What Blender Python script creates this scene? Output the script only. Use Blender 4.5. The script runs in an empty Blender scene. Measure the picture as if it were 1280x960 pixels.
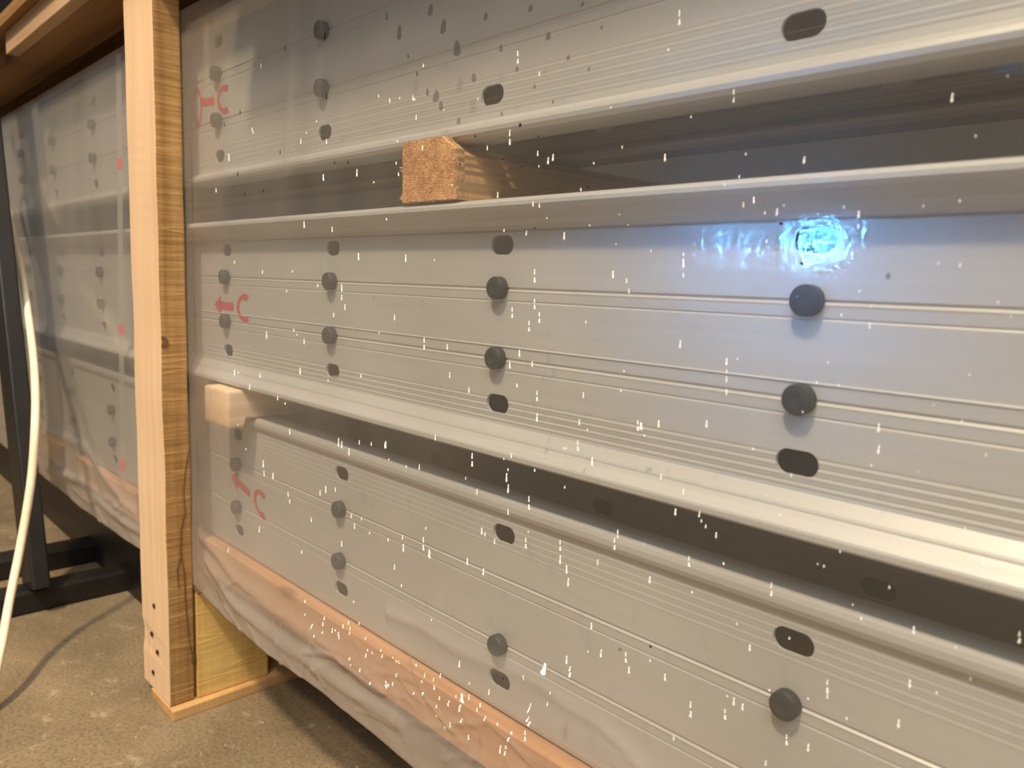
import bpy, bmesh, math, random
from mathutils import Vector, Matrix, noise

S = bpy.context.scene
COL = S.collection
random.seed(7)
Z0 = 0.72                                   # height of the camera above the floor

# ------------------------------------------------------------------ camera
cd = bpy.data.cameras.new('camera')
cam = bpy.data.objects.new('camera', cd); COL.objects.link(cam)
RIGHT = Vector((0.6889, 0.7241, 0.0321)); DOWN = Vector((0.1158, -0.0663, -0.9911)); FWD = Vector((-0.7155, 0.6865, -0.1295))
CAMP = Vector((0, -0.5, Z0))
m = Matrix((RIGHT, -DOWN, -FWD)).transposed().to_4x4(); m.translation = CAMP
cam.matrix_world = m
cd.sensor_width = 36; cd.lens = 970.0 / 1280 * 36; cd.clip_start = 0.02
cd.dof.use_dof = True; cd.dof.focus_distance = 0.80; cd.dof.aperture_fstop = 7.0
S.camera = cam

# ------------------------------------------------------------------ world, lights, exposure
w = bpy.data.worlds.new('workshop'); S.world = w; w.use_nodes = True
bg = w.node_tree.nodes['Background']; bg.inputs[0].default_value = (0.98, 0.97, 0.95, 1); bg.inputs[1].default_value = 0.13

def area(name, loc, target, sx, sy, power, color):
    l = bpy.data.lights.new(name, 'AREA'); l.shape = 'RECTANGLE'; l.size = sx; l.size_y = sy
    l.energy = power; l.color = color
    o = bpy.data.objects.new(name, l); COL.objects.link(o); o.location = loc
    o.rotation_euler = (Vector(target) - Vector(loc)).to_track_quat('-Z', 'Y').to_euler()
    return o
area('warm_workshop_lamp', (0.2, -2.6, 4.3 + Z0), (-0.9, 0, Z0), 0.30, 0.30, 330, (1.0, 0.78, 0.50))
area('ceiling_tube', (0.3, -1.5, 4.1 + Z0), (-0.4, 0, Z0), 3.4, 0.18, 95, (1.0, 0.92, 0.76))
area('cool_fill_light', (2.0, -2.3, 3.9), (-0.3, 0, 0.7), 1.8, 1.8, 135, (0.86, 0.94, 1.0))  # added cool fill from the right, stands for no real doorway
area('blue_status_lamp', (-1.405, -2.35, 0.165 + Z0), (-0.25, 0, Z0 + 0.03), 0.12, 0.11, 0.058, (0.08, 0.45, 1.0)).data.spread = math.radians(11)

S.view_settings.view_transform = 'Standard'; S.view_settings.look = 'None'
S.view_settings.gamma = 1.0; S.view_settings.use_curve_mapping = False
S.view_settings.exposure = 0.07

# ------------------------------------------------------------------ helpers
def ray(px, py):
    return RIGHT * (px - 640) + DOWN * (py - 480) + FWD * 970
def on_y(px, py, y):
    r = ray(px, py); return CAMP + r * ((y - CAMP.y) / r.y)

def props(o, label=None, cat=None, group=None, kind=None):
    if label: o['label'] = label
    if cat: o['category'] = cat
    if group: o['group'] = group
    if kind: o['kind'] = kind
    return o
def link(name, me, parent=None):
    o = bpy.data.objects.new(name, me); COL.objects.link(o)
    if parent: o.parent = parent
    return o
def empty(name, loc=(0, 0, 0)):
    o = bpy.data.objects.new(name, None); COL.objects.link(o); o.location = loc; o.empty_display_size = 0.05
    return o
def mesh_obj(name, verts, faces, mats, parent=None, smooth=False, midx=None):
    me = bpy.data.meshes.new(name); me.from_pydata([tuple(v) for v in verts], [], faces)
    for mt in (mats if isinstance(mats, (list, tuple)) else [mats]): me.materials.append(mt)
    bm = bmesh.new(); bm.from_mesh(me); bmesh.ops.recalc_face_normals(bm, faces=bm.faces); bm.to_mesh(me); bm.free()
    if midx:
        for p, i in zip(me.polygons, midx): p.material_index = i
    for p in me.polygons: p.use_smooth = smooth
    return link(name, me, parent)
def bm_obj(name, bm, mats, parent=None, smooth=False):
    bmesh.ops.recalc_face_normals(bm, faces=bm.faces)
    me = bpy.data.meshes.new(name); bm.to_mesh(me); bm.free()
    for mt in (mats if isinstance(mats, (list, tuple)) else [mats]): me.materials.append(mt)
    for p in me.polygons: p.use_smooth = smooth
    return link(name, me, parent)
def timber(name, x0, x1, y0, y1, z0, z1, mat, parent=None, bev=0.002, seg=10, wob=0.0006, side_mat=None, seed=0, edit=None, axis=None):
    """sawn timber: bevelled, with slightly wandering edges; side_mat goes on the +X face"""
    bm = bmesh.new(); bmesh.ops.create_cube(bm, size=1)
    for v in bm.verts:
        v.co = Vector((x0 + (v.co.x + .5) * (x1 - x0), y0 + (v.co.y + .5) * (y1 - y0), z0 + (v.co.z + .5) * (z1 - z0)))
    dims = [x1 - x0, y1 - y0, z1 - z0]; ax = axis if axis is not None else dims.index(max(dims))
    long_e = [e for e in bm.edges if abs((e.verts[0].co - e.verts[1].co)[ax]) > dims[ax] * .9]
    bmesh.ops.bevel(bm, geom=bm.edges[:], offset=bev, segments=2, profile=.6, affect='EDGES')
    if seg > 1:
        lo = [x0, y0, z0][ax]
        for i in range(1, seg):
            p = [0, 0, 0]; p[ax] = lo + dims[ax] * i / seg; n = [0, 0, 0]; n[ax] = 1
            bmesh.ops.bisect_plane(bm, geom=bm.verts[:] + bm.edges[:] + bm.faces[:], plane_co=p, plane_no=n)
    for v in bm.verts:
        n = noise.noise_vector(v.co * 9 + Vector((seed, seed * 2, 0)))
        n[ax] = 0
        v.co += n * wob
    if edit: edit(bm)
    bmesh.ops.recalc_face_normals(bm, faces=bm.faces)
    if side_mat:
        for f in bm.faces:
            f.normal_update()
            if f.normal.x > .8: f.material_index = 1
    return bm_obj(name, bm, [mat, side_mat] if side_mat else [mat], parent)

# ------------------------------------------------------------------ materials
def nt(name):
    mt = bpy.data.materials.new(name); mt.use_nodes = True; t = mt.node_tree
    b = t.nodes['Principled BSDF']; return mt, t, b
def N(t, typ, **kw):
    n = t.nodes.new(typ)
    for k, v in kw.items():
        if k in n.inputs: n.inputs[k].default_value = v
        else: setattr(n, k, v)
    return n
def coords(t, scale, rot=(0, 0, 0)):
    c = N(t, 'ShaderNodeTexCoord'); mp = N(t, 'ShaderNodeMapping'); mp.inputs['Scale'].default_value = scale; mp.inputs['Rotation'].default_value = rot
    t.links.new(c.outputs['Object'], mp.inputs['Vector']); return mp.outputs[0]
def ramp(t, fac, stops):
    r = N(t, 'ShaderNodeValToRGB'); e = r.color_ramp.elements
    while len(e) < len(stops): e.new(.5)
    for i, (p, c) in enumerate(stops): e[i].position = p; e[i].color = (*c, 1) if len(c) == 3 else c
    t.links.new(fac, r.inputs[0]); return r.outputs[0]
def math_n(t, op, a, b=None, clamp=False):
    n = N(t, 'ShaderNodeMath', operation=op, use_clamp=clamp)
    for i, v in enumerate((a, b)):
        if v is None: continue
        if isinstance(v, (int, float)): n.inputs[i].default_value = v
        else: t.links.new(v, n.inputs[i])
    return n.outputs[0]
def mixc(t, fac, a, b, blend='MIX'):
    n = N(t, 'ShaderNodeMix', data_type='RGBA', blend_type=blend)
    for s, v in ((n.inputs[0], fac), (n.inputs[6], a), (n.inputs[7], b)):
        if isinstance(v, (int, float)): s.default_value = v
        elif isinstance(v, tuple): s.default_value = (*v, 1)
        else: t.links.new(v, s)
    return n.outputs[2]
def bump(t, b, h, strength, dist=.002):
    n = N(t, 'ShaderNodeBump', Strength=strength, Distance=dist); t.links.new(h, n.inputs['Height']); t.links.new(n.outputs[0], b.inputs['Normal'])

def wood(name, light, dark, axis='z', saw=0.0, rough=.75, knots=True):
    """planed or sawn softwood; grain along axis, saw = strength of kerf marks across it"""
    mt, t, b = nt(name)
    k = {'x': 0, 'y': 1, 'z': 2}[axis]
    sc = [70, 70, 70]; sc[k] = 2.2
    g = N(t, 'ShaderNodeTexNoise', Scale=1.0, Detail=5.0, Roughness=.6, Distortion=.4); t.links.new(coords(t, sc), g.inputs['Vector'])
    sc2 = [14, 14, 14]; sc2[k] = .8
    g2 = N(t, 'ShaderNodeTexNoise', Scale=1.0, Detail=3.0, Distortion=1.2); t.links.new(coords(t, sc2), g2.inputs['Vector'])
    f = math_n(t, 'ADD', math_n(t, 'MULTIPLY', g.outputs[0], .55), math_n(t, 'MULTIPLY', g2.outputs[0], .45))
    col = ramp(t, f, [(.36, dark), (.56, light), (.7, tuple(min(1, c * 1.12) for c in light))])
    h = g.outputs[0]
    if saw:
        sc3 = [9, 9, 9]; sc3[k] = 240
        s = N(t, 'ShaderNodeTexNoise', Scale=1.0, Detail=4.0, Roughness=.65); t.links.new(coords(t, sc3, (.05, .14, 0)), s.inputs['Vector'])
        sc4 = [3, 3, 3]; sc4[k] = 48
        s2 = N(t, 'ShaderNodeTexNoise', Scale=1.0, Detail=2.0); t.links.new(coords(t, sc4, (.04, .1, 0)), s2.inputs['Vector'])
        sd = ramp(t, s.outputs[0], [(.35, (0.62, .55, .45)), (.55, (1, 1, 1)), (.68, (1.25, 1.25, 1.2))])
        col = mixc(t, saw, col, sd, 'MULTIPLY')
        kerf = ramp(t, s2.outputs[0], [(.60, (0, 0, 0)), (.64, (1, 1, 1)), (.67, (0, 0, 0))])
        col = mixc(t, math_n(t, 'MULTIPLY', kerf, .30 * saw), col, tuple(min(1, c * 1.9) for c in light))
        h = math_n(t, 'ADD', s.outputs[0], math_n(t, 'MULTIPLY', kerf, .5))
    if knots:
        v = N(t, 'ShaderNodeTexVoronoi', Scale=1.0); sc5 = [9, 9, 9]; sc5[k] = 4
        t.links.new(coords(t, sc5), v.inputs['Vector'])
        kn = ramp(t, v.outputs['Distance'], [(.05, (1, 1, 1)), (.12, (0, 0, 0))])
        col = mixc(t, math_n(t, 'MULTIPLY', kn, .55), col, tuple(c * .3 for c in dark))
    t.links.new(col, b.inputs['Base Color']); b.inputs['Roughness'].default_value = rough
    b.inputs['Specular IOR Level'].default_value = .25
    bump(t, b, h, .5 if saw else .2, .0015)
    return mt
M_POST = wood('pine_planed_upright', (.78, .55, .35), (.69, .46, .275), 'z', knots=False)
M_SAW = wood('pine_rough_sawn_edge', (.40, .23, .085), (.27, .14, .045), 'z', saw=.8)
M_BLOCK = wood('pine_yellow_block', (.66, .43, .14), (.44, .25, .065), 'z', saw=.3)
M_PLANK = wood('pine_foot_plank', (.55, .33, .14), (.38, .20, .075), 'y', saw=.2)
M_LONG = wood('pine_long_board', (.30, .165, .065), (.19, .09, .03), 'x', saw=.15)
M_CLEAT = wood('pine_cleat', (.50, .33, .20), (.36, .21, .11), 'x', knots=False)
M_RUNNER = wood('pine_orange_runner', (.62, .345, .18), (.46, .22, .10), 'x')
M_BATTEN = wood('pine_pale_batten', (.86, .64, .43), (.70, .47, .29), 'y', knots=False)

def end_grain():
    mt, t, b = nt('rough_end_grain')
    n1 = N(t, 'ShaderNodeTexNoise', Scale=1.0, Detail=4.0, Roughness=.7); t.links.new(coords(t, (260, 30, 1100), (0, .52, 0)), n1.inputs['Vector'])
    n2 = N(t, 'ShaderNodeTexNoise', Scale=36.0, Detail=3.0); t.links.new(coords(t, (1, 1, 1)), n2.inputs['Vector'])
    n3 = N(t, 'ShaderNodeTexNoise', Scale=1.0, Detail=2.0); t.links.new(coords(t, (900, 30, 120), (0, -.6, 0)), n3.inputs['Vector'])
    f = math_n(t, 'ADD', math_n(t, 'MULTIPLY', n1.outputs[0], .6), math_n(t, 'ADD', math_n(t, 'MULTIPLY', n2.outputs[0], .25), math_n(t, 'MULTIPLY', n3.outputs[0], .15)))
    col = ramp(t, f, [(.36, (.16, .06, .02)), (.48, (.60, .27, .09)), (.60, (1.0, .62, .28))])
    t.links.new(col, b.inputs['Base Color']); b.inputs['Roughness'].default_value = .85
    bump(t, b, f, 1.0, .003); return mt
M_END = end_grain()

def plain(name, col, rough=.5, metal=0.0, spec=.5, var=0.0, scale=20):
    mt, t, b = nt(name)
    b.inputs['Roughness'].default_value = rough; b.inputs['Metallic'].default_value = metal; b.inputs['Specular IOR Level'].default_value = spec
    if var:
        n = N(t, 'ShaderNodeTexNoise', Scale=scale, Detail=4.0); t.links.new(coords(t, (1, 1, 1)), n.inputs['Vector'])
        c = ramp(t, n.outputs[0], [(.3, tuple(c * (1 - var) for c in col)), (.7, tuple(min(1, c * (1 + var)) for c in col))])
        t.links.new(c, b.inputs['Base Color']); bump(t, b, n.outputs[0], .15, .001)
    else: b.inputs['Base Color'].default_value = (*col, 1)
    return mt
def galv():
    mt, t, b = nt('galvanised_steel')
    n = N(t, 'ShaderNodeTexNoise', Scale=1.0, Detail=4.0); t.links.new(coords(t, (6, 60, 160)), n.inputs['Vector'])
    n2 = N(t, 'ShaderNodeTexNoise', Scale=5.0, Detail=2.0); t.links.new(coords(t, (1, 1, 1)), n2.inputs['Vector'])
    f = math_n(t, 'ADD', math_n(t, 'MULTIPLY', n.outputs[0], .4), math_n(t, 'MULTIPLY', n2.outputs[0], .6))
    t.links.new(ramp(t, f, [(.3, (.47, .465, .45)), (.7, (.55, .55, .54))]), b.inputs['Base Color'])
    b.inputs['Metallic'].default_value = .25; b.inputs['Roughness'].default_value = .42
    bump(t, b, n.outputs[0], .08, .0006); return mt
M_GALV = galv()
M_PLUG = plain('dark_rubber_plug', (.018, .021, .025), .6)
M_RED = plain('red_marking_paint', (.50, .035, .05), .6)
M_TRED = plain('faded_red_print', (.55, .17, .17), .6)
M_BLACK = plain('black_painted_steel', (.011, .009, .008), .45, var=.3)
M_NAIL = plain('dark_nail_head', (.06, .035, .022), .5, metal=.6)
M_CABLE = plain('cream_cable_jacket', (.88, .76, .56), .45, var=.05, scale=60)
M_SMUDGE = plain('black_scuff', (.10, .08, .05), .8)
M_SPECK = plain('white_speck_and_sparkle', (.95, .93, .90), .35)
M_DARKDOT = plain('black_dirt_dot', (.006, .006, .006), .6)
M_WALL = plain('unlit_black_wall', (.02, .018, .016), .9)  # near-black colour stands in for the unlit space behind the stack
M_CHIP = plain('pale_wood_chip', (.60, .48, .32), .8)

def concrete():
    mt, t, b = nt('worn_concrete')
    c = coords(t, (1, 1, 1))
    a = N(t, 'ShaderNodeTexNoise', Scale=3.0, Detail=6.0, Roughness=.6, Distortion=.5); t.links.new(c, a.inputs['Vector'])
    g = N(t, 'ShaderNodeTexNoise', Scale=170.0, Detail=4.0, Roughness=.75); t.links.new(c, g.inputs['Vector'])
    s = N(t, 'ShaderNodeTexNoise', Scale=24.0, Detail=5.0, Roughness=.7); t.links.new(c, s.inputs['Vector'])
    base = ramp(t, a.outputs[0], [(.3, (.15, .11, .065)), (.5, (.22, .165, .10)), (.72, (.30, .225, .14))])
    base = mixc(t, .75, base, ramp(t, g.outputs[0], [(.36, (.55, .52, .48)), (.5, (1, 1, 1)), (.66, (1.35, 1.33, 1.3))]), 'MULTIPLY')
    base = mixc(t, math_n(t, 'MULTIPLY', ramp(t, s.outputs[0], [(.58, (0, 0, 0)), (.72, (1, 1, 1))]), .5), base, (.50, .42, .31))
    base = mixc(t, math_n(t, 'MULTIPLY', ramp(t, s.outputs[0], [(.28, (1, 1, 1)), (.4, (0, 0, 0))]), .5), base, (.12, .09, .06))
    t.links.new(base, b.inputs['Base Color']); b.inputs['Roughness'].default_value = .8; b.inputs['Specular IOR Level'].default_value = .3
    bump(t, b, g.outputs[0], .4, .003); return mt
M_FLOOR = concrete()

def film_mat(name, milk, rough=.10, tint=(.985, .98, .97), edge=.30, bumpy=True):
    """translucent polythene: mostly clear, a little milky, glossy"""
    mt, t, b = nt(name); t.nodes.remove(b)
    out = [n for n in t.nodes if n.type == 'OUTPUT_MATERIAL'][0]
    lw = N(t, 'ShaderNodeLayerWeight', Blend=.5); fac = lw.outputs['Facing']
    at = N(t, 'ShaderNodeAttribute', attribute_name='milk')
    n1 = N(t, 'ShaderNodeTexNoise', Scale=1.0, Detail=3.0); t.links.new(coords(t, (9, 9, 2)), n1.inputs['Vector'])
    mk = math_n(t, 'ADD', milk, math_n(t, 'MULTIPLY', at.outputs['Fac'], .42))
    mk = math_n(t, 'ADD', mk, math_n(t, 'MULTIPLY', math_n(t, 'POWER', fac, 2.6), edge))
    mk = math_n(t, 'MULTIPLY', mk, math_n(t, 'ADD', .72, math_n(t, 'MULTIPLY', n1.outputs[0], .56)), clamp=True)
    tr = N(t, 'ShaderNodeBsdfTransparent'); tr.inputs[0].default_value = (*tint, 1)
    df = N(t, 'ShaderNodeBsdfDiffuse'); df.inputs[0].default_value = (.62, .56, .50, 1)
    tl = N(t, 'ShaderNodeBsdfTranslucent'); tl.inputs[0].default_value = (.62, .56, .50, 1)
    m1 = N(t, 'ShaderNodeMixShader', Fac=.45); t.links.new(df.outputs[0], m1.inputs[1]); t.links.new(tl.outputs[0], m1.inputs[2])
    m2 = N(t, 'ShaderNodeMixShader'); t.links.new(mk, m2.inputs[0]); t.links.new(tr.outputs[0], m2.inputs[1]); t.links.new(m1.outputs[0], m2.inputs[2])
    gl = N(t, 'ShaderNodeBsdfGlossy', Roughness=rough)
    if bumpy:
        n2 = N(t, 'ShaderNodeTexNoise', Scale=1.0, Detail=3.0); t.links.new(coords(t, (90, 90, 40)), n2.inputs['Vector'])
        n3 = N(t, 'ShaderNodeTexNoise', Scale=420.0, Detail=2.0); t.links.new(coords(t, (1, 1, .7)), n3.inputs['Vector'])
        h = math_n(t, 'ADD', n2.outputs[0], math_n(t, 'MULTIPLY', n3.outputs[0], .35))
        bp = N(t, 'ShaderNodeBump', Strength=.22, Distance=.0011); t.links.new(h, bp.inputs['Height']); t.links.new(bp.outputs[0], gl.inputs['Normal'])
    fr = math_n(t, 'ADD', .045, math_n(t, 'MULTIPLY', math_n(t, 'POWER', fac, 5.0), .95), clamp=True)
    if bumpy:                                      # waxy surface: a sharp sheen over a broad one
        g2 = N(t, 'ShaderNodeBsdfGlossy', Roughness=.31); mg = N(t, 'ShaderNodeMixShader', Fac=.45)
        t.links.new(bp.outputs[0], g2.inputs['Normal'])
        t.links.new(gl.outputs[0], mg.inputs[1]); t.links.new(g2.outputs[0], mg.inputs[2]); gl = mg
    m3 = N(t, 'ShaderNodeMixShader'); t.links.new(fr, m3.inputs[0]); t.links.new(m2.outputs[0], m3.inputs[1]); t.links.new(gl.outputs[0], m3.inputs[2])
    t.links.new(m3.outputs[0], out.inputs[0]); return mt
M_FILM = film_mat('milky_polythene_film', .075, rough=.035, edge=.85)
M_TAPE = film_mat('milky_tape', .60, .2, bumpy=False)
M_DROP = film_mat('wet_spot', .02, .05, tint=(.62, .62, .63), edge=.0, bumpy=False)

# ------------------------------------------------------------------ structure
def slab(name, x0, x1, y0, y1, z0, z1, mat):
    v = [(x, y, z) for x in (x0, x1) for y in (y0, y1) for z in (z0, z1)]
    f = [(0, 1, 3, 2), (4, 6, 7, 5), (0, 4, 5, 1), (2, 3, 7, 6), (0, 2, 6, 4), (1, 5, 7, 3)]
    return props(mesh_obj(name, v, f, mat), kind='structure')
slab('floor', -9, 5, -6, 1.2, -.08, 0, M_FLOOR)
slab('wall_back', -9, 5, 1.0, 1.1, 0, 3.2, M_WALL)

# ------------------------------------------------------------------ steel profiles
XL, XR = -3.9, 0.85
TH = 0.0022
def groove(z, d=.0013, h=.0022):          # a V pressed into the web, top to bottom
    return [(0, z + h), (d, z + .0003), (d * .6, z - .0004), (-d * .25, z - h * .7), (0, z - h * 1.3)]
def thin(z, d=.0006):
    return [(0, z + .0012), (d, z), (0, z - .0012)]
def ribs(zs, k=1.0):
    out = []
    for z in zs: out += [(0, z + .0024), (.0007 * k, z + .0010), (-.0007 * k, z - .0006), (-.0007 * k, z - .0012), (0, z - .0026)]
    return out
MID = ([(.018, .0745), (.004, .0755), (-.014, .0752), (-.0205, .0735), (-.0228, .0708), (-.0230, .0675), (-.0205, .0642), (-.0135, .0612), (-.006, .0570), (-.001, .0520)]
       + thin(.0475, .0014) + groove(-.0065) + thin(-.0175) + [(0, -.0592), (-.0008, -.0600), (-.0008, -.0606), (0, -.0614)] + groove(-.0725) + thin(-.083)
       + ribs([-.112, -.118, -.124, -.130], .45)
       + [(-.0005, -.1350), (-.0032, -.1385), (-.0068, -.1432), (-.0078, -.1450), (-.0080, -.1462), (-.0105, -.1495), (-.0145, -.1535), (-.0168, -.1558),
          (-.0175, -.1575), (-.0174, -.1612), (-.0160, -.1628), (.0, -.1635), (.020, -.1630)])
UPP = ([(.018, .3745), (-.004, .3755), (-.010, .3740), (-.0125, .370), (-.0115, .364), (-.005, .358), (0, .352)] + ribs([.340, .333], .4)
       + groove(.289) + thin(.2785) + groove(.223) + thin(.2125) + ribs([.187, .180, .173, .166, .159], .2)
       + [(-.001, .1505), (-.0055, .1482), (-.0098, .1448), (-.0115, .1412), (-.0110, .1375), (-.0075, .1342), (.0, .1330), (.008, .1328), (.024, .1332)])
LOW = ([(.024, -.2095), (.010, -.2090), (-.001, -.2096), (-.0048, -.2120), (-.0060, -.2155), (-.0060, -.2205), (-.0045, -.2245), (-.001, -.2275)] + ribs([-.234, -.2405, -.247, -.2535, -.260], .2)
       + groove(-.293) + thin(-.304) + groove(-.3615) + thin(-.372) + [(0, -.398), (0, -.428), (.001, -.433), (.004, -.4355), (.012, -.436), (.024, -.4355)])
def shell(pts):
    """closed cross-section: the outer line plus the same line moved inwards by the sheet thickness"""
    P = [Vector((a, b)) for a, b in pts]; inner = []
    for i, p in enumerate(P):
        d = (P[min(i + 1, len(P) - 1)] - P[max(i - 1, 0)]).normalized()
        n = Vector((-d.y, d.x))            # travelling downwards this points to +y (inwards)
        inner.append(Vector((TH * 1.3, p.y)) if abs(p.x) < .0021 and 1 < i < len(P) - 2 else p + n * TH)
    return P, inner
def profile_mesh(name, pts, circles, slots, xoff, skip=()):
    P, I = shell(pts); n = len(P)
    loop = P + I[::-1]; L = len(loop)
    v = [(x, q.x, q.y) for x in (XL, XR) for q in loop]
    f = [(i, (i + 1) % L, L + (i + 1) % L, L + i) for i in range(L)]
    for k in range(n - 1):                 # end caps as quads
        a, b, c, d = k, k + 1, L - 2 - k, L - 1 - k
        f.append((a, d, c, b)); f.append((L + a, L + b, L + c, L + d))
    me = bpy.data.meshes.new(name); me.from_pydata(v, [], f)
    bm = bmesh.new(); bm.from_mesh(me); bmesh.ops.recalc_face_normals(bm, faces=bm.faces); bm.to_mesh(me); bm.free()
    o = bpy.data.objects.new(name, me); COL.objects.link(o)
    cv, cf = [], []
    xs = [xoff - .302 * k for k in range(-3, 12)]
    def cutter(cx, cz, half, r):
        b = len(cv); ring = []
        for k in range(24):
            a = 2 * math.pi * k / 24 + math.pi / 24
            ring.append((cx + math.copysign(half, math.cos(a)) + r * math.cos(a), cz + r * math.sin(a)))
        for y in (-.015, .015):
            for (x, z) in ring: cv.append((x, y, z))
        cf.append(tuple(range(b, b + 24))); cf.append(tuple(range(b + 47, b + 23, -1)))
        for k in range(24): cf.append((b + k, b + 24 + k, b + 24 + (k + 1) % 24, b + (k + 1) % 24))
    for x in xs:
        for z in circles:
            if (round(x, 2), z) not in skip: cutter(x, z, .0003, .0098)
        for z in slots: cutter(x, z, .0066, .0089)
    cm = bpy.data.meshes.new('cut'); cm.from_pydata(cv, [], cf)
    bm = bmesh.new(); bm.from_mesh(cm); bmesh.ops.recalc_face_normals(bm, faces=bm.faces); bm.to_mesh(cm); bm.free()
    co = bpy.data.objects.new('cut', cm); COL.objects.link(co)
    md = o.modifiers.new('holes', 'BOOLEAN'); md.object = co; md.operation = 'DIFFERENCE'; md.solver = 'EXACT'; md.use_self = True
    dg = bpy.context.evaluated_depsgraph_get(); dg.update()
    res = bpy.data.meshes.new_from_object(o.evaluated_get(dg))
    bpy.data.objects.remove(o); bpy.data.objects.remove(co)
    res.name = name; res.materials.clear(); res.materials.append(M_GALV)
    for p in res.polygons: p.material_index = 0; p.use_smooth = False
    return res, xs
def lathe_y(rings, seg=20):
    v, f = [], []
    for r, y in rings:
        for k in range(seg): v.append((r * math.cos(2 * math.pi * k / seg), y, r * math.sin(2 * math.pi * k / seg)))
    for i in range(len(rings) - 1):
        for k in range(seg): f.append((i * seg + k, i * seg + (k + 1) % seg, (i + 1) * seg + (k + 1) % seg, (i + 1) * seg + k))
    f.append(tuple(range(seg))[::-1]); f.append(tuple(range((len(rings) - 1) * seg, len(rings) * seg)))
    return v, f
v, f = lathe_y([(.0085, .004), (.0085, 0), (.0107, -.0006), (.0108, -.008), (.0098, -.0098), (.0060, -.0108), (.0030, -.0104), (.0008, -.0098)])
plug0 = mesh_obj('plug', v, f, M_PLUG); PLUG = plug0.data; bpy.data.objects.remove(plug0)

def mark_mesh(loop_head=False, slant=0.0):
    """red arrow pointing to -X followed by a C, painted flat on the web (x, z outline)"""
    v, f = [], []
    def poly(pts):
        b = len(v)
        for x, z in pts: v.append((x, -.0004, z + slant * x))
        f.append(tuple(range(b, b + len(pts))))
    if loop_head:
        for k in range(16):
            a0, a1 = 2 * math.pi * k / 16, 2 * math.pi * (k + 1) / 16
            q = lambda a, s: (-.058 + .017 * s * math.cos(a), -.006 + .031 * s * math.sin(a))
            poly([q(a0, 1), q(a1, 1), q(a1, .72), q(a0, .72)])
    else:
        poly([(-.064, .001), (-.040, .015), (-.040, -.015)])
    poly([(-.042, .0065), (.004, .0055), (.004, -.006), (-.042, -.0055)])
    for k in range(12):
        a0 = math.radians(62 + 236 * k / 12); a1 = math.radians(62 + 236 * (k + 1) / 12)
        wd = lambda i: .0048 if 1 < i < 10 else .0068
        q = lambda a, r: (.042 + r * 1.35 * math.cos(a), r * math.sin(a))
        poly([q(a0, .0185 + wd(k) / 3), q(a1, .0185 + wd(k) / 3), q(a1, .0185 - wd(k)), q(a0, .0185 - wd(k))])
    return v, f

LAYER = {}
def make_profile(key, pts, circles, slots, xoff, yoff, label, mark, skip=()):
    me, xs = profile_mesh('steel_profile', pts, circles, slots, xoff, skip)
    o = link('steel_profile', me); o.location = (0, yoff, Z0)
    props(o, label, 'steel profile', 'galvanised profiles stacked in layers')
    for x in xs:
        if x < -3.2: continue
        for z in circles:
            if (round(x, 2), z) in skip: continue
            p = link('plug', PLUG, o); p.location = (x, 0, z)
    if mark:
        mx, mz, lh, sl = mark; v, f = mark_mesh(lh, sl)
        mo = mesh_obj('painted_mark', v, f, M_RED, o); mo.location = (mx, 0, mz)
        mo['label'] = 'red painted arrow and letter C'
    LAYER[key] = o; return o
make_profile('up', UPP, [.289, .223], [.335, .1725], -.258, 0.0, 'grey steel profile of the top layer, punched web above the orange batten end', (-1.185, .254, True, -.08), ((-.56, .289), (-.56, .223), (-.26, .223), (-.26, .289)))
make_profile('mid', MID, [-.0055, -.0715], [.0345, -.1155], -.2385, 0.0, 'grey steel profile of the middle layer, between the two dark gaps', (-1.128, -.049, False, 0))
make_profile('low', LOW, [-.293, -.3615], [-.247, -.4], -.236, .012, 'grey steel profile of the lowest layer, under the lower dark gap', (-1.105, -.331, False, -.20), ((-.54, -.293),))
for key, lab in (('up', 'shaded steel profile in the second row, seen through the upper dark gap'), ('low', 'shaded steel profile in the second row, its slots seen in the lower dark gap')):
    src = LAYER[key]; c = src.copy(); COL.objects.link(c); c.location = (0, .162, Z0)
    props(c, lab, 'steel profile', 'galvanised profiles stacked in layers')

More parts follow.
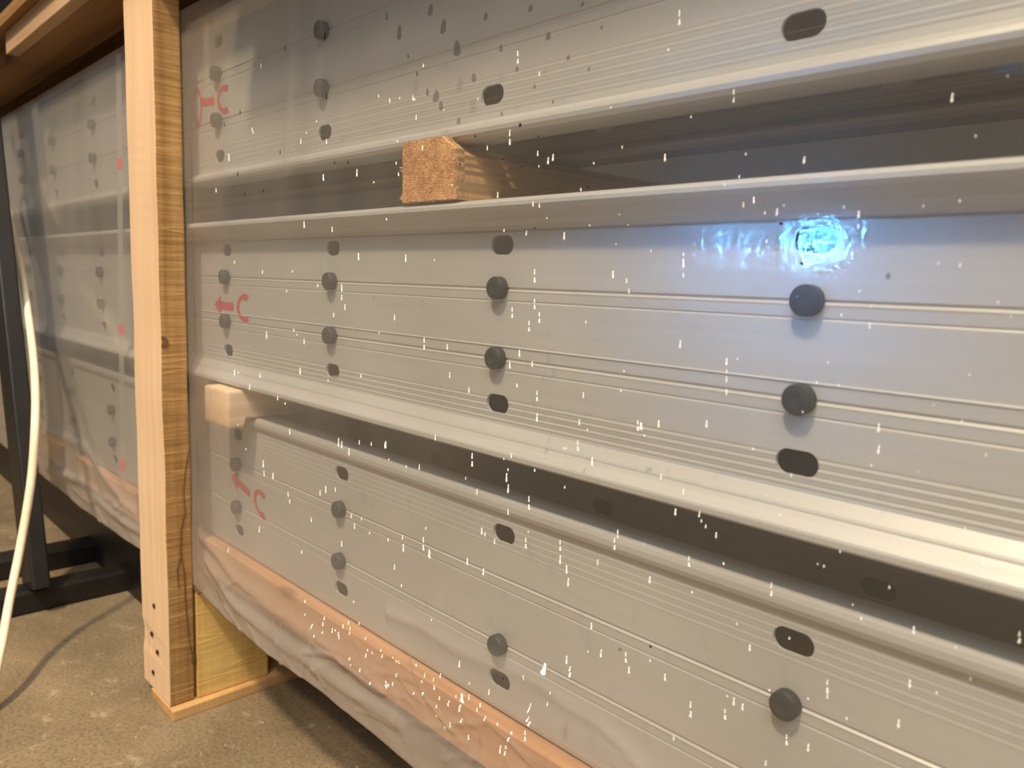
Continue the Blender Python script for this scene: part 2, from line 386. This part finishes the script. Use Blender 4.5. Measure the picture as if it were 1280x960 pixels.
# ------------------------------------------------------------------ battens between the layers
def chamfer_end(o_bm): pass
bt = timber('spacer_batten', -.668, -.585, -.018, .60, Z0 + .0768, Z0 + .1300, M_BATTEN, bev=.003, seg=8, wob=.001, seed=3, axis=1)
def upper_batten():
    bpy.data.objects.remove(bt)
    # ragged sawn end: outline with nicked edges and a cut top corner, extruded back
    x0, x1, z0, z1 = -.668, -.583, Z0 + .0768, Z0 + .1305
    rnd = random.Random(5); out = []
    def edge(a, b, n, amp, nx, nz):
        for i in range(n):
            t_ = i / n; j = rnd.uniform(-amp, amp) if i else 0
            out.append((a[0] + (b[0] - a[0]) * t_ + nx * j, a[1] + (b[1] - a[1]) * t_ + nz * j))
    edge((x0, z0), (x1, z0), 16, .0004, 0, 1); edge((x1, z0), (x1, z1 - .012), 12, .0008, 1, 0)
    edge((x1, z1 - .012), (x1 - .022, z1), 6, .0006, .5, .5); edge((x1 - .022, z1), (x0, z1), 12, .0004, 0, 1)
    edge((x0, z1), (x0, z0), 14, .0010, 1, 0)
    n = len(out); ys = [-.0235, -.0215, -.0128, -.0122, .58]; v = []
    cx, cz = (x0 + x1) / 2, (z0 + z1) / 2
    for k, y in enumerate(ys):
        s = .985 if k == 0 else 1
        for x, z in out: v.append((cx + (x - cx) * s, y, cz + (z - cz) * s + (.0065 * max(0, (z - z0) / (z1 - z0)) if k < 3 else 0)))
    f = [tuple(range(n))]; mi = [1]
    for k in range(4):
        for i in range(n): f.append((k * n + i, k * n + (i + 1) % n, (k + 1) * n + (i + 1) % n, (k + 1) * n + i)); mi.append(1 if k == 0 else 0)
    f.append(tuple(range(4 * n, 5 * n))); mi.append(0)
    o = mesh_obj('spacer_batten', v, f, [M_PLANK, M_END], midx=mi)
    props(o, 'wooden batten with a rough orange sawn end grain in the upper gap', 'batten')
    # torn fibres at the edges
    sv, sf = [], []
    def fibre(p, d, r):
        p = Vector(p); d = Vector(d); a = d.cross(Vector((0, 1, 0))).normalized() * r; b = Vector((0, r, 0)); k = len(sv)
        mid = p + d * .55 + Vector((0, 0, rnd.uniform(-.0012, .0012)))
        for c, s in ((p, 1.0), (mid, .8)):
            sv.extend([c + a * s, c + b * s, c - a * s, c - b * s])
        sv.append(p + d)
        for i in range(4): sf.append((k + i, k + (i + 1) % 4, k + 4 + (i + 1) % 4, k + 4 + i)); sf.append((k + 4 + i, k + 4 + (i + 1) % 4, k + 8))
    for z in (Z0 + .112, Z0 + .109, Z0 + .0855, Z0 + .0835, Z0 + .081):
        for q in range(3): fibre((x0 + .001, -.022, z + rnd.uniform(-.001, .001)), (-rnd.uniform(.004, .009), rnd.uniform(-.001, .001), rnd.uniform(-.002, .002)), .0006)
    for q in range(40):
        t_ = rnd.random(); fibre((x0 + .002 + t_ * .08, -.022, z0 + .0006), (rnd.uniform(-.002, .002), -.001, -rnd.uniform(.0005, .0016)), .0004)
    for q in range(26):
        fibre((x1 - .0005, -.022, z0 + rnd.random() * .04), (rnd.uniform(.001, .005), 0, rnd.uniform(-.002, .002)), .00035)
    for q in range(10): fibre((x1 - .02 + rnd.random() * .006, -.017, z1 + .005), (.004, -.001, rnd.uniform(-.001, .002)), .0005)
    sp = mesh_obj('torn_fibres', sv, sf, M_CHIP, o); sp['kind'] = 'stuff'
upper_batten()
def cut_low(bm):
    bmesh.ops.bisect_plane(bm, geom=bm.verts[:] + bm.edges[:] + bm.faces[:], plane_co=(0, -.0085, 0), plane_no=(0, 1, 0))
    bmesh.ops.bisect_plane(bm, geom=bm.verts[:] + bm.edges[:] + bm.faces[:], plane_co=(0, -.0125, 0), plane_no=(0, 1, 0))
    for v_ in bm.verts:
        if v_.co.y < -.01:
            if v_.co.z > Z0 - .185: v_.co.z -= .0012
            else: v_.co.z -= .0125
b2 = timber('spacer_batten', -1.150, -1.068, -.036, .55, Z0 - .2085, Z0 - .1650, M_BATTEN, bev=.004, seg=8, wob=.0008, seed=9, axis=1, edit=cut_low)
props(b2, 'pale pine batten end sticking out at the left of the lower gap', 'batten')

# ------------------------------------------------------------------ crate frame: post, foot plank, block, cross beam
FR = empty('crate_frame', (-1.28, -.05, 0))
props(FR, 'pine crate frame with tall post standing on concrete in front of wrapped stack', 'crate frame')
def local(o, root):
    o.parent = root; o.matrix_parent_inverse = Matrix.Translation(-Vector(root.location)); return o
def post_edit(bm):
    for v_ in bm.verts:
        z = v_.co.z
        if v_.co.x < -1.33 and v_.co.y < -.04:      # chipped lower left edge
            d = abs(z - .105)
            if d < .016: v_.co.x += .009 * (1 - d / .016); v_.co.y += .004 * (1 - d / .016)
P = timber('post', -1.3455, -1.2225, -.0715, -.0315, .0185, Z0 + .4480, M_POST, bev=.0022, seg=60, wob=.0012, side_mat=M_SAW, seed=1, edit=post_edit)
local(P, FR)
fp = timber('foot_plank', -1.306, -1.2075, -.073, .42, .0, .018, M_PLANK, bev=.002, seg=8, seed=2, axis=1); local(fp, FR)
bk = timber('spacer_block', -1.3000, -1.2215, -.0265, .097, .0182, .198, M_BLOCK, bev=.002, seg=6, seed=4, axis=2); local(bk, FR)
b3 = timber('cross_beam', -1.300, -1.2205, -.0265, .42, .1985, .2300, M_PLANK, bev=.002, seg=6, seed=6, axis=1); local(b3, FR)
b4 = timber('spacer_block', -1.300, -1.2215, .30, .40, .0182, .198, M_BLOCK, bev=.002, seg=6, seed=5, axis=2); local(b4, FR)
v, f = lathe_y([(.0030, .002), (.0034, -.0006), (.0020, -.0014)], 10)
for i, (px, py) in enumerate([(194, 757), (191, 792), (198, 815), (193, 840)]):
    q = on_y(px, py, -.0702); nl = mesh_obj('nail', v, f, M_NAIL); nl.location = (q.x, -.0723, q.z); nl.scale = (1.5, 1, 1.25); local(nl, FR)

M_CRACK = plain('dark_wood_check', (.13, .068, .026), .9)
def on_x(px, py, x):
    r = ray(px, py); return CAMP + r * ((x - CAMP.x) / r.x)
def side_strip(name, pix, wpx):
    c = [on_x(px, py, -1.2222) for px, py in pix]; v, f = [], []
    for i, p in enumerate(c):
        wd = wpx * .0012 * (1 if 0 < i < len(c) - 1 else .25)
        v += [(-1.2235, p.y - wd, p.z), (-1.2235, p.y + wd, p.z), (-1.2208, p.y + wd, p.z), (-1.2208, p.y - wd, p.z)]
    for i in range(len(c) - 1):
        for k in range(4): f.append((4 * i + k, 4 * i + (k + 1) % 4, 4 * i + 4 + (k + 1) % 4, 4 * i + 4 + k))
    f += [(0, 1, 2, 3), tuple(range(4 * len(c) - 1, 4 * len(c) - 5, -1))]
    local(mesh_obj(name, v, f, M_CRACK), FR)
side_strip('crack', [(236, 560), (231, 590), (229, 615), (231, 640), (226, 660), (225, 690), (230, 715), (231, 745), (234, 780), (238, 815)], .5)
side_strip('crack', [(227, 690), (221, 712), (223, 735)], .4)
side_strip('knot', [(203, 420), (205, 423), (207, 427), (205, 431), (203, 434)], 3.2)
side_strip('knot', [(240, 812), (241, 818), (241, 824), (241, 830)], 1.8)

# ------------------------------------------------------------------ timber runner below the stack
rn = timber('timber_runner', -3.8, .85, -.004, .10, .2305, Z0 - .4365, M_RUNNER, bev=.002, seg=30, wob=.001, seed=8)
props(rn, 'orange-brown timber runner lying under the wrapped stack, seen through the film', 'runner')

# ------------------------------------------------------------------ boards overhead
LID = empty('overhead_boards', (-1.6, -.05, Z0 + .45))
props(LID, 'brown boards overhead resting on the pine post above the wrapped stack', 'boards')
wb = timber('wide_board', -4.0, .9, -.073, .020, Z0 + .4515, Z0 + .4935, M_LONG, bev=.0015, seg=20, seed=11); local(wb, LID)
cl = timber('cleat', -2.02, .9, -.096, -.0735, Z0 + .450, Z0 + .4945, M_CLEAT, bev=.0015, seg=20, seed=12); local(cl, LID)
bb = timber('back_board', -4.0, .9, .12, .42, Z0 + .4515, Z0 + .4935, M_LONG, bev=.0015, seg=20, seed=14); local(bb, LID)
shade_deck = timber('deck_board', -.98, .9, -.185, .42, Z0 + .496, Z0 + .520, M_LONG, bev=.001, seg=16, seed=15); local(shade_deck, LID)  # unseen forward overhang, added to shade the top layer
light_stop_deck = timber('deck_board', -1.597, -.985, -.070, .42, Z0 + .496, Z0 + .520, M_LONG, bev=.001, seg=8, seed=16); local(light_stop_deck, LID)  # unseen piece added to stop light falling between the boards
dk = timber('deck_board', -4.0, -1.60, -.112, .42, Z0 + .496, Z0 + .520, M_LONG, bev=.001, seg=16, seed=13); local(dk, LID)

# ------------------------------------------------------------------ black steel trestle at the left
TR = empty('steel_trestle', (-1.95, .0, 0))
props(TR, 'black painted steel trestle on the concrete left of the pine post', 'trestle')
def bar(name, a, b, wx, wy, parent):
    """rectangular tube from a to b (both lower-end centres), section wx by wy, with eased edges"""
    a, b = Vector(a), Vector(b); d = (b - a).normalized()
    u = Vector((1, 0, 0)) if abs(d.x) < .8 else Vector((0, 0, 1)); s = d.cross(u).normalized(); u = s.cross(d).normalized()
    r = min(wx, wy) * .12; sec = []
    for cx, cy, a0 in ((1, 1, 0), (-1, 1, 90), (-1, -1, 180), (1, -1, 270)):
        for k in range(3):
            an = math.radians(a0 + 45 * k); sec.append((cx * (wx / 2 - r) + r * math.cos(an), cy * (wy / 2 - r) + r * math.sin(an)))
    n = len(sec); vv = [p + u * x + s * y for p in (a, b) for x, y in sec]
    ff = [(i, (i + 1) % n, n + (i + 1) % n, n + i) for i in range(n)] + [tuple(range(n)), tuple(range(2 * n - 1, n - 1, -1))]
    return local(mesh_obj(name, vv, ff, M_BLACK), parent)
bar('leg', (-1.815, -.130, .0508), (-2.165, -.130, Z0 + .72), .10, .034, TR)
bar('foot_bar', (-1.83, -.20, .0255), (-1.83, .55, .0255), .06, .05, TR)
bar('foot_bar', (-2.07, -.20, .0255), (-2.07, .55, .0255), .07, .05, TR)
bar('dark_fill_plate', (-3.2, .062, .1005), (-1.44, .062, .1005), .199, .04, TR)  # black plate added to fill the dark area under the stack
bar('support_arm', (-1.83, .085, .2045), (-1.83, .50, .2045), .05, .05, TR)
# ------------------------------------------------------------------ cream cable
def tube(name, pts, r, mat, seg=12, sub=8):
    P = [Vector(p) for p in pts]; Q = []
    for i in range(len(P) - 1):
        p0, p1, p2, p3 = P[max(i - 1, 0)], P[i], P[i + 1], P[min(i + 2, len(P) - 1)]
        for k in range(sub):
            t_ = k / sub
            Q.append(.5 * ((2 * p1) + (p2 - p0) * t_ + (2 * p0 - 5 * p1 + 4 * p2 - p3) * t_ ** 2 + (3 * p1 - p0 - 3 * p2 + p3) * t_ ** 3))
    Q.append(P[-1]); v, f = [], []
    for i, q in enumerate(Q):
        d = (Q[min(i + 1, len(Q) - 1)] - Q[max(i - 1, 0)]).normalized(); a = d.cross(Vector((0, 1, .2))).normalized(); b = d.cross(a)
        for k in range(seg): an = 2 * math.pi * k / seg; v.append(q + a * r * math.cos(an) + b * r * math.sin(an))
    for i in range(len(Q) - 1):
        for k in range(seg): f.append((i * seg + k, i * seg + (k + 1) % seg, (i + 1) * seg + (k + 1) % seg, (i + 1) * seg + k))
    f.append(tuple(range(seg))); f.append(tuple(range((len(Q) - 1) * seg, len(Q) * seg)))
    return mesh_obj(name, v, f, mat, smooth=True)
CP = [(-60, 40, -.16), (-40, 90, -.145), (-25, 130, -.13), (0, 215, -.075), (10, 260, -.075), (20, 305, -.080), (31, 365, -.092), (40, 430, -.115), (44, 480, -.140), (44, 530, -.160), (39, 600, -.175), (26, 680, -.20), (12, 750, -.23), (0, 815, -.26)]
pts = [on_y(*c) for c in CP]
e = pts[-1]; pts += [Vector((e.x + .045, e.y - .03, .03)), Vector((e.x + .10, e.y - .09, .0075)), Vector((e.x + .13, e.y - .22, .0075)), Vector((e.x + .05, e.y - .55, .0075)), Vector((e.x - .3, e.y - .9, .0075))]
cb = tube('power_cable', pts, .0072, M_CABLE)
props(cb, 'cream power cable hanging in a loop in front of the black trestle leg', 'cable')
q0 = on_y(25, 665, -.195)

# ------------------------------------------------------------------ polythene film
def sstep(a, b, x):
    t_ = max(0, min(1, (x - a) / (b - a))); return t_ * t_ * (3 - 2 * t_)
def ridge_pts(l): return [on_y(px, py, -.045) for px, py in l]
RIDGES = [  # creases and painted reflection bands in the film: points, width, height, milkiness
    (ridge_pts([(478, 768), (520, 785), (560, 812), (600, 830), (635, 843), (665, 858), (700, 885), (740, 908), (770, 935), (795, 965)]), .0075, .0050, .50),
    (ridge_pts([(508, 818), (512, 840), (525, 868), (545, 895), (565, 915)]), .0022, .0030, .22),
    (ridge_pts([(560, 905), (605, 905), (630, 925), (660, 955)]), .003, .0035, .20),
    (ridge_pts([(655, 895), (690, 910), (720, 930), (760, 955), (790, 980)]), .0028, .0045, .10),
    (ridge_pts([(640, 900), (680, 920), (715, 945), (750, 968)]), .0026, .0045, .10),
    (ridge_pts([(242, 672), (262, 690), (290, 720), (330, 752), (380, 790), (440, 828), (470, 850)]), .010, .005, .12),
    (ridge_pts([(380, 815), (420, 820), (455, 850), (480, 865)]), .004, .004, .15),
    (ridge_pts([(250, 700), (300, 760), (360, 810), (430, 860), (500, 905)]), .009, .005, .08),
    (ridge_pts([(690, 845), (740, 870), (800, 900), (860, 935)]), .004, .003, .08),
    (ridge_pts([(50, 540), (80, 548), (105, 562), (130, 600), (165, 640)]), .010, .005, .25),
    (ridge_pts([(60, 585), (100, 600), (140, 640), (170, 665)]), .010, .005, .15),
    (ridge_pts([(352, -40), (352, 60), (349, 130), (345, 200)]), .013, .0012, .34),  # this and the next: vertical reflection bands put into milkier folds
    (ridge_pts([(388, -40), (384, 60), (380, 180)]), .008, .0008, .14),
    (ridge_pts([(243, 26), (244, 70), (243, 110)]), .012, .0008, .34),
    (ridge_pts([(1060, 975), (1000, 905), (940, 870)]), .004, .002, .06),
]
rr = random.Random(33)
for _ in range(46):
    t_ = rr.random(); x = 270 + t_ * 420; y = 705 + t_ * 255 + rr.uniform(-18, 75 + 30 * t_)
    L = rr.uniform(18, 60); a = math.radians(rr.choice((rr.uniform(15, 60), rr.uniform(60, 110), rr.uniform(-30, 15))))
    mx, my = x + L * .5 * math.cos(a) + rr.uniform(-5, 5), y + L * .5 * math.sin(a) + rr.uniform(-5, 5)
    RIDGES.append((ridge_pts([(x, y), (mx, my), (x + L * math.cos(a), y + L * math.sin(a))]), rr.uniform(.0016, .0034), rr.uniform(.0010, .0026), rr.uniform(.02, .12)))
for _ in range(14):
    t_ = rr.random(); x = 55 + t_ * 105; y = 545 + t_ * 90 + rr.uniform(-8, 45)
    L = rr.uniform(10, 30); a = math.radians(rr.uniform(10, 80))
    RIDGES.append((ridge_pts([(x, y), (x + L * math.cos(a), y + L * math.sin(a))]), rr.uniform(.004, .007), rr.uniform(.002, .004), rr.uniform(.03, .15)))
RB = []
for pl, wd, hg, mk in RIDGES:
    m_ = wd * 3
    RB.append((min(p.x for p in pl) - m_, max(p.x for p in pl) + m_, min(p.z for p in pl) - m_, max(p.z for p in pl) + m_))
def seg_d(p, a, b):
    ax, az = b.x - a.x, b.z - a.z; L = ax * ax + az * az
    t_ = max(0, min(1, ((p[0] - a.x) * ax + (p[1] - a.z) * az) / L)); return math.hypot(p[0] - a.x - t_ * ax, p[1] - a.z - t_ * az)
def film_y(x, z):
    """film surface: offset to -y, and its milkiness"""
    zr = z - Z0
    near_post = sstep(.02, .20, abs(x + 1.28) - .06)
    y = -.0275
    y -= .004 * sstep(-.10, -.20, zr) * near_post
    low = sstep(-.30, -.50, zr)
    y -= (.006 + .008 * near_post) * low
    # tents over the batten ends
    y -= .012 * math.exp(-((x + 1.11) / .07) ** 2 - ((zr + .187) / .06) ** 2)
    # vertical slack waves near the post, wider ripples elsewhere
    nv = noise.noise(Vector((x * 13, 3.1, zr * 1.2)))
    amp = .0013 + .0028 * math.exp(-((x + .98) / .24) ** 2) * sstep(.0, .3, zr + .1)
    if x < -1.36: amp = .0007
    y += nv * amp
    y += .0010 * noise.noise(Vector((x * 4, 7.7, zr * 9)))
    # crumple towards the bottom hem
    cr = sstep(-.36, -.49, zr)
    if cr > 0:
        y += cr * (.0024 * noise.noise(Vector((x * 9 + zr * 14, zr * 26, 1.3))) + .0012 * noise.noise(Vector((x * 30 + zr * 30, zr * 60, 4.4))))
    milk = .42 * sstep(-.38, -.46, zr) + .20 * sstep(-.26, -.40, zr)
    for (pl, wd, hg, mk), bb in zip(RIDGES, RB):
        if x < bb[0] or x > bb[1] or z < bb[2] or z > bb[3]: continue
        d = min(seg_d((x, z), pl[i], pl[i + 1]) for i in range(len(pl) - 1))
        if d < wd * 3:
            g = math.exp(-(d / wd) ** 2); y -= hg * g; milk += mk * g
    y = min(y, -.0245)
    if -1.37 < x < -1.20: y = min(max(y, -.0305), -.0285)
    return y, milk
FX0, FX1 = -3.7, .80
def build_film():
    xs = []; x = FX0
    while x < FX1:
        xs.append(x)
        x += .02 if x < -2.4 else (.009 if x < -1.33 else (.0032 if x < -.3 else (.008 if x < .0 else .02)))
    xs.append(FX1)
    zs = []; z = .384
    while z > -.504:
        zs.append(z); z -= .014 if z > -.30 else (.006 if z > -.40 else .0028)
    zs.append(-.504)
    tail = [(.006, -.006), (.014, -.011), (.028, -.014), (.05, -.012), (.08, -.008)]     # the hem turning under
    V, F, MK = [], [], []
    nc = len(zs) + len(tail) + 1
    for x in xs:
        y0, m0 = film_y(x, Z0 + zs[0])
        hz = .004 * noise.noise(Vector((x * 6, 0, 2.2)))
        V.append((x, y0 + .006, Z0 + .385 + hz * .3)); MK.append(m0 + .12)
        for z in zs:
            dz = hz * sstep(-.40, -.5, z)
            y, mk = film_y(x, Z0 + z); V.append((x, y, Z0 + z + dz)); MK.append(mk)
        yb, mb = film_y(x, Z0 - .499)
        for dy, dz in tail:
            V.append((x, min(yb + dy, -.0290 if -1.33 < x < -1.20 else .5), Z0 - .499 + hz + dz + .003 * noise.noise(Vector((x * 22, dy * 40, 9))))); MK.append(mb + .1)
    for i in range(len(xs) - 1):
        for k in range(nc - 1): F.append((i * nc + k, i * nc + k + 1, (i + 1) * nc + k + 1, (i + 1) * nc + k))
    me = bpy.data.meshes.new('plastic_film'); me.from_pydata(V, [], F); me.materials.append(M_FILM)
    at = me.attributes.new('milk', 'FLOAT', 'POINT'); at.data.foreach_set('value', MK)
    for p in me.polygons: p.use_smooth = True
    return link('plastic_film', me)
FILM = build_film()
props(FILM, 'translucent polythene film wrapped over the stacked steel profiles behind the post', 'film')

def film_at(px, py):
    p = on_y(px, py, -.024)
    for _ in range(3): p = on_y(px, py, film_y(p.x, p.z)[0] - .0003)
    return p

# white paint specks with little runs
SP = """849,22,20 647,72,17 674,92,6 835,62,4 637,172,20 609,185,6 672,192,7 685,201,9 691,197,9 742,204,3 831,197,10 520,147,7 516,123,7 726,237,4 666,255,7 674,257,6 622,244,8 528,185,6 495,204,4 498,218,5
507,323,10 705,295,10 630,288,4 668,345,18 668,380,14 674,397,14 640,391,14 661,408,14 493,397,8 530,430,16 559,434,8 649,442,10 665,455,8 637,457,9 766,343,10 783,351,7 786,364,7 854,318,4 854,329,12 854,344,6 850,430,11 646,482,5 671,495,14 729,494,8 671,522,12 586,488,8 562,469,8 797,532,14 823,530,10 724,528,8
544,547,8 590,575,18 633,597,12 635,611,12 661,629,18 596,615,8 482,556,10 524,584,8 639,570,6 722,557,14 740,577,12 826,596,8 854,615,8 844,640,9 874,643,8 772,665,6 768,680,16 861,702,14 700,682,14 700,700,12 708,712,12 710,728,12 812,725,10 747,703,8 657,679,14 635,640,8 618,677,8 602,664,10 606,668,6 529,680,18 536,692,12 503,672,6 584,702,10 604,715,10 493,709,8
577,873,12 574,886,10 586,872,8 662,885,12 660,902,14 656,920,14 708,825,12 712,840,14 751,817,12 782,822,14 786,838,10 831,847,10 739,783,10 863,887,22 842,922,8 625,937,12 574,830,10 611,865,8 684,880,6 654,848,8
917,115,7 917,125,7 1005,200,9 1190,122,12 1073,268,10 1073,283,6 942,250,9 929,256,7 971,265,9 1200,331,6 1087,407,8 908,452,10 908,464,5 908,474,8 908,490,8 883,530,10 1098,535,12 1098,562,12 989,594,5 1228,702,12 882,658,5 895,669,8 964,737,18 1142,788,11 1274,797,15 937,810,9 1034,858,18 1034,870,8 1137,855,12 1123,905,12 917,877,12 928,884,10 906,893,14 983,925,14 1010,935,11 957,954,8 1058,898,4
380,281,9 448,321,10 415,287,7 397,357,4 427,360,10 427,372,8 431,384,8 417,394,6 328,340,5 293,328,5 367,413,4 333,419,10 380,427,8 293,466,8 451,470,5 375,464,9 347,498,5 362,540,8 423,553,12 427,556,10 436,565,10 449,553,6 464,555,5 481,557,8 329,580,10 330,592,8 341,595,9 360,618,7 407,612,10 400,616,8 419,612,6 362,627,6 389,650,6 324,662,8 443,658,8 439,645,6 427,680,8 377,690,5 504,685,11 485,675,4 537,694,10 285,688,6
326,82,6 315,162,5 376,177,7 408,177,7 529,82,5 487,126,6 286,197,10 446,216,10 404,222,9 270,238,6 325,470,6 312,484,8 680,838,13"""
def blobs(name, items, mat, round_=False, thick=.0005):
    v, f = [], []
    for px, py, ln, wpx in items:
        c = film_at(px, py); scl = abs((c - CAMP).dot(FWD)) / 970
        hh = ln / 2 * scl; ww = wpx / 2 * scl; n = 8
        k = len(v); prof = [(0, -1), (.55, -.8), (.45 if not round_ else .9, -.2), (.75 if not round_ else .95, .35), (1, .7), (.6, .95), (0, 1.03)]
        jx = random.uniform(-.3, .3) * ww
        left = [(-a, b) for a, b in prof[1:-1]][::-1]; ring = prof + left
        m_ = len(ring)
        for a, b in ring:
            x = c.x + a * ww * 1.5 + jx * b; z = c.z - b * hh
            v.append((x, film_y(x, z)[0] - .0001, z))
        for a, b in ring:
            x = c.x + a * ww * .75 + jx * b; z = c.z - b * hh * .8
            v.append((x, film_y(x, z)[0] - .0001 - thick, z))
        for i in range(m_): f.append((k + i, k + (i + 1) % m_, k + m_ + (i + 1) % m_, k + m_ + i))
        f.append(tuple(range(k + m_, k + 2 * m_)))
    o = mesh_obj(name, v, f, mat, FILM); o['kind'] = 'stuff'; return o
items = []
for tok in SP.split():
    a, b, c = (float(q) for q in tok.split(','))
    if c > 12:                                     # a run of drops with a bead at its foot
        items += [(a, b - c * .28, c * .44, 1.6), (a, b + c * .28, c * .40, 2.6)]
    else: items.append((a, b, c, 1.5 + (c > 8) * .7))
items += [(680, 836, 15, 6), (577, 873, 12, 5.5), (801, 533, 10, 4)]
rs = random.Random(21)
for _ in range(120):
    x = rs.uniform(290, 1270); y = rs.uniform(90, 900)
    if y > 660 + (x - 230) * .62: continue
    items.append((x, y, rs.uniform(2, 4), rs.uniform(1.0, 1.8)))
for _ in range(60):                                # sparkle along the hem, painted as tiny white specks
    t_ = rs.random(); x = 380 + t_ * 260; y = 790 + t_ * 150 + rs.uniform(-45, 22)
    items.append((x, y, rs.uniform(2, 7), rs.uniform(1.2, 2.4)))
blobs('specks_and_sparkle', items, M_SPECK)['label'] = 'small white paint specks and runs, plus painted sparkle along the hem'
drops = [(538, 12, 14, 7), (554, 33, 17, 8), (571, 60, 19, 9), (592, 97, 11, 6), (626, 60, 9, 4), (663, 10, 9, 5), (685, 45, 10, 6), (607, 20, 10, 5), (710, 72, 7, 4), (736, 86, 6, 3), (668, 108, 6, 3), (646, 86, 7, 4),
         (534, 115, 9, 4), (551, 132, 11, 6), (573, 151, 8, 5), (521, 92, 6, 3), (510, 70, 6, 3), (752, 34, 5, 3), (499, 40, 18, 6), (728, 5, 6, 4), (691, 127, 5, 3), (627, 142, 6, 3), (483, 20, 10, 4), (545, 120, 14, 9), (1110, 345, 8, 4), (775, 812, 5, 4)]
blobs('water_spots', drops, M_DROP, True, .0004)['label'] = 'dark water spots'
dots = [(406, 44, 9, 2.2), (408, 120, 9, 2.2), (297, 217, 6, 2), (329, 238, 4, 2), (350, 190, 5, 1.6), (435, 203, 4, 2), (650, 156, 5, 3.4), (594, 170, 3, 2.4), (629, 198, 3, 2.4), (652, 207, 3.5, 2.6), (673, 170, 3, 2), (606, 116, 4, 2), (356, 60, 7, 1.5), (280, 155, 6, 1.5), (300, 140, 6, 1.4), (418, 203, 4, 1.8), (306, 243, 4, 2), (575, 205, 3, 2), (668, 285, 2.5, 2), (735, 233, 3, 2), (976, 279, 4, 3), (1002, 329, 4, 3), (1025, 295, 4, 3), (813, 808, 4, 2.5), (629, 848, 3, 2)]
blobs('dirt_dots', dots, M_DARKDOT, True, .0004)['label'] = 'small black dirt dots'

# printed strip on the film left of the post
def strip(name, p_top, p_bot, wpx, mat, off, z_from=0, z_to=1, n=40):
    v, f = [], []
    for i in range(n + 1):
        t_ = z_from + (z_to - z_from) * i / n
        px = p_top[0] + (p_bot[0] - p_top[0]) * t_; py = p_top[1] + (p_bot[1] - p_top[1]) * t_
        for s in (-1, 1):
            c = film_at(px + s * wpx / 2, py); v.append((c.x, film_y(c.x, c.z)[0] - off, c.z))
    for i in range(n): f.append((2 * i, 2 * i + 1, 2 * i + 3, 2 * i + 2))
    return mesh_obj(name, v, f, mat, FILM, smooth=True)
st = strip('tape_strip', (148.5, 68), (153.5, 608), 6.5, M_TAPE, .0006); st['label'] = 'whitish vertical tape strip'
for yy in (205, 412, 582):
    t0 = (yy - 7 - 68) / 540; t1 = (yy + 6 - 68) / 540
    q = strip('tape_mark', (148.5, 68), (153.5, 608), 5.5, M_TRED, .0009, t0, t1, 2); q['label'] = 'red print on the tape'

# ------------------------------------------------------------------ small chips on the floor
cv, cf = [], []
rc = random.Random(4)
for _ in range(30):
    x, y = rc.uniform(-1.5, -.9), rc.uniform(-.25, .1); s = rc.uniform(.0008, .0022); k = len(cv); a = rc.uniform(0, 3.14)
    for q in range(5): cv.append((x + s * math.cos(a + q * 1.256) * rc.uniform(.6, 1.5), y + s * math.sin(a + q * 1.256), .0002))
    cv.append((x, y, .0002 + s * .6))
    for q in range(5): cf.append((k + q, k + (q + 1) % 5, k + 5))
    cf.append(tuple(range(k, k + 5)))
o = mesh_obj('floor_crumbs', cv, cf, M_CHIP); props(o, 'pale crumbs scattered on the concrete floor', 'crumbs', kind='stuff')
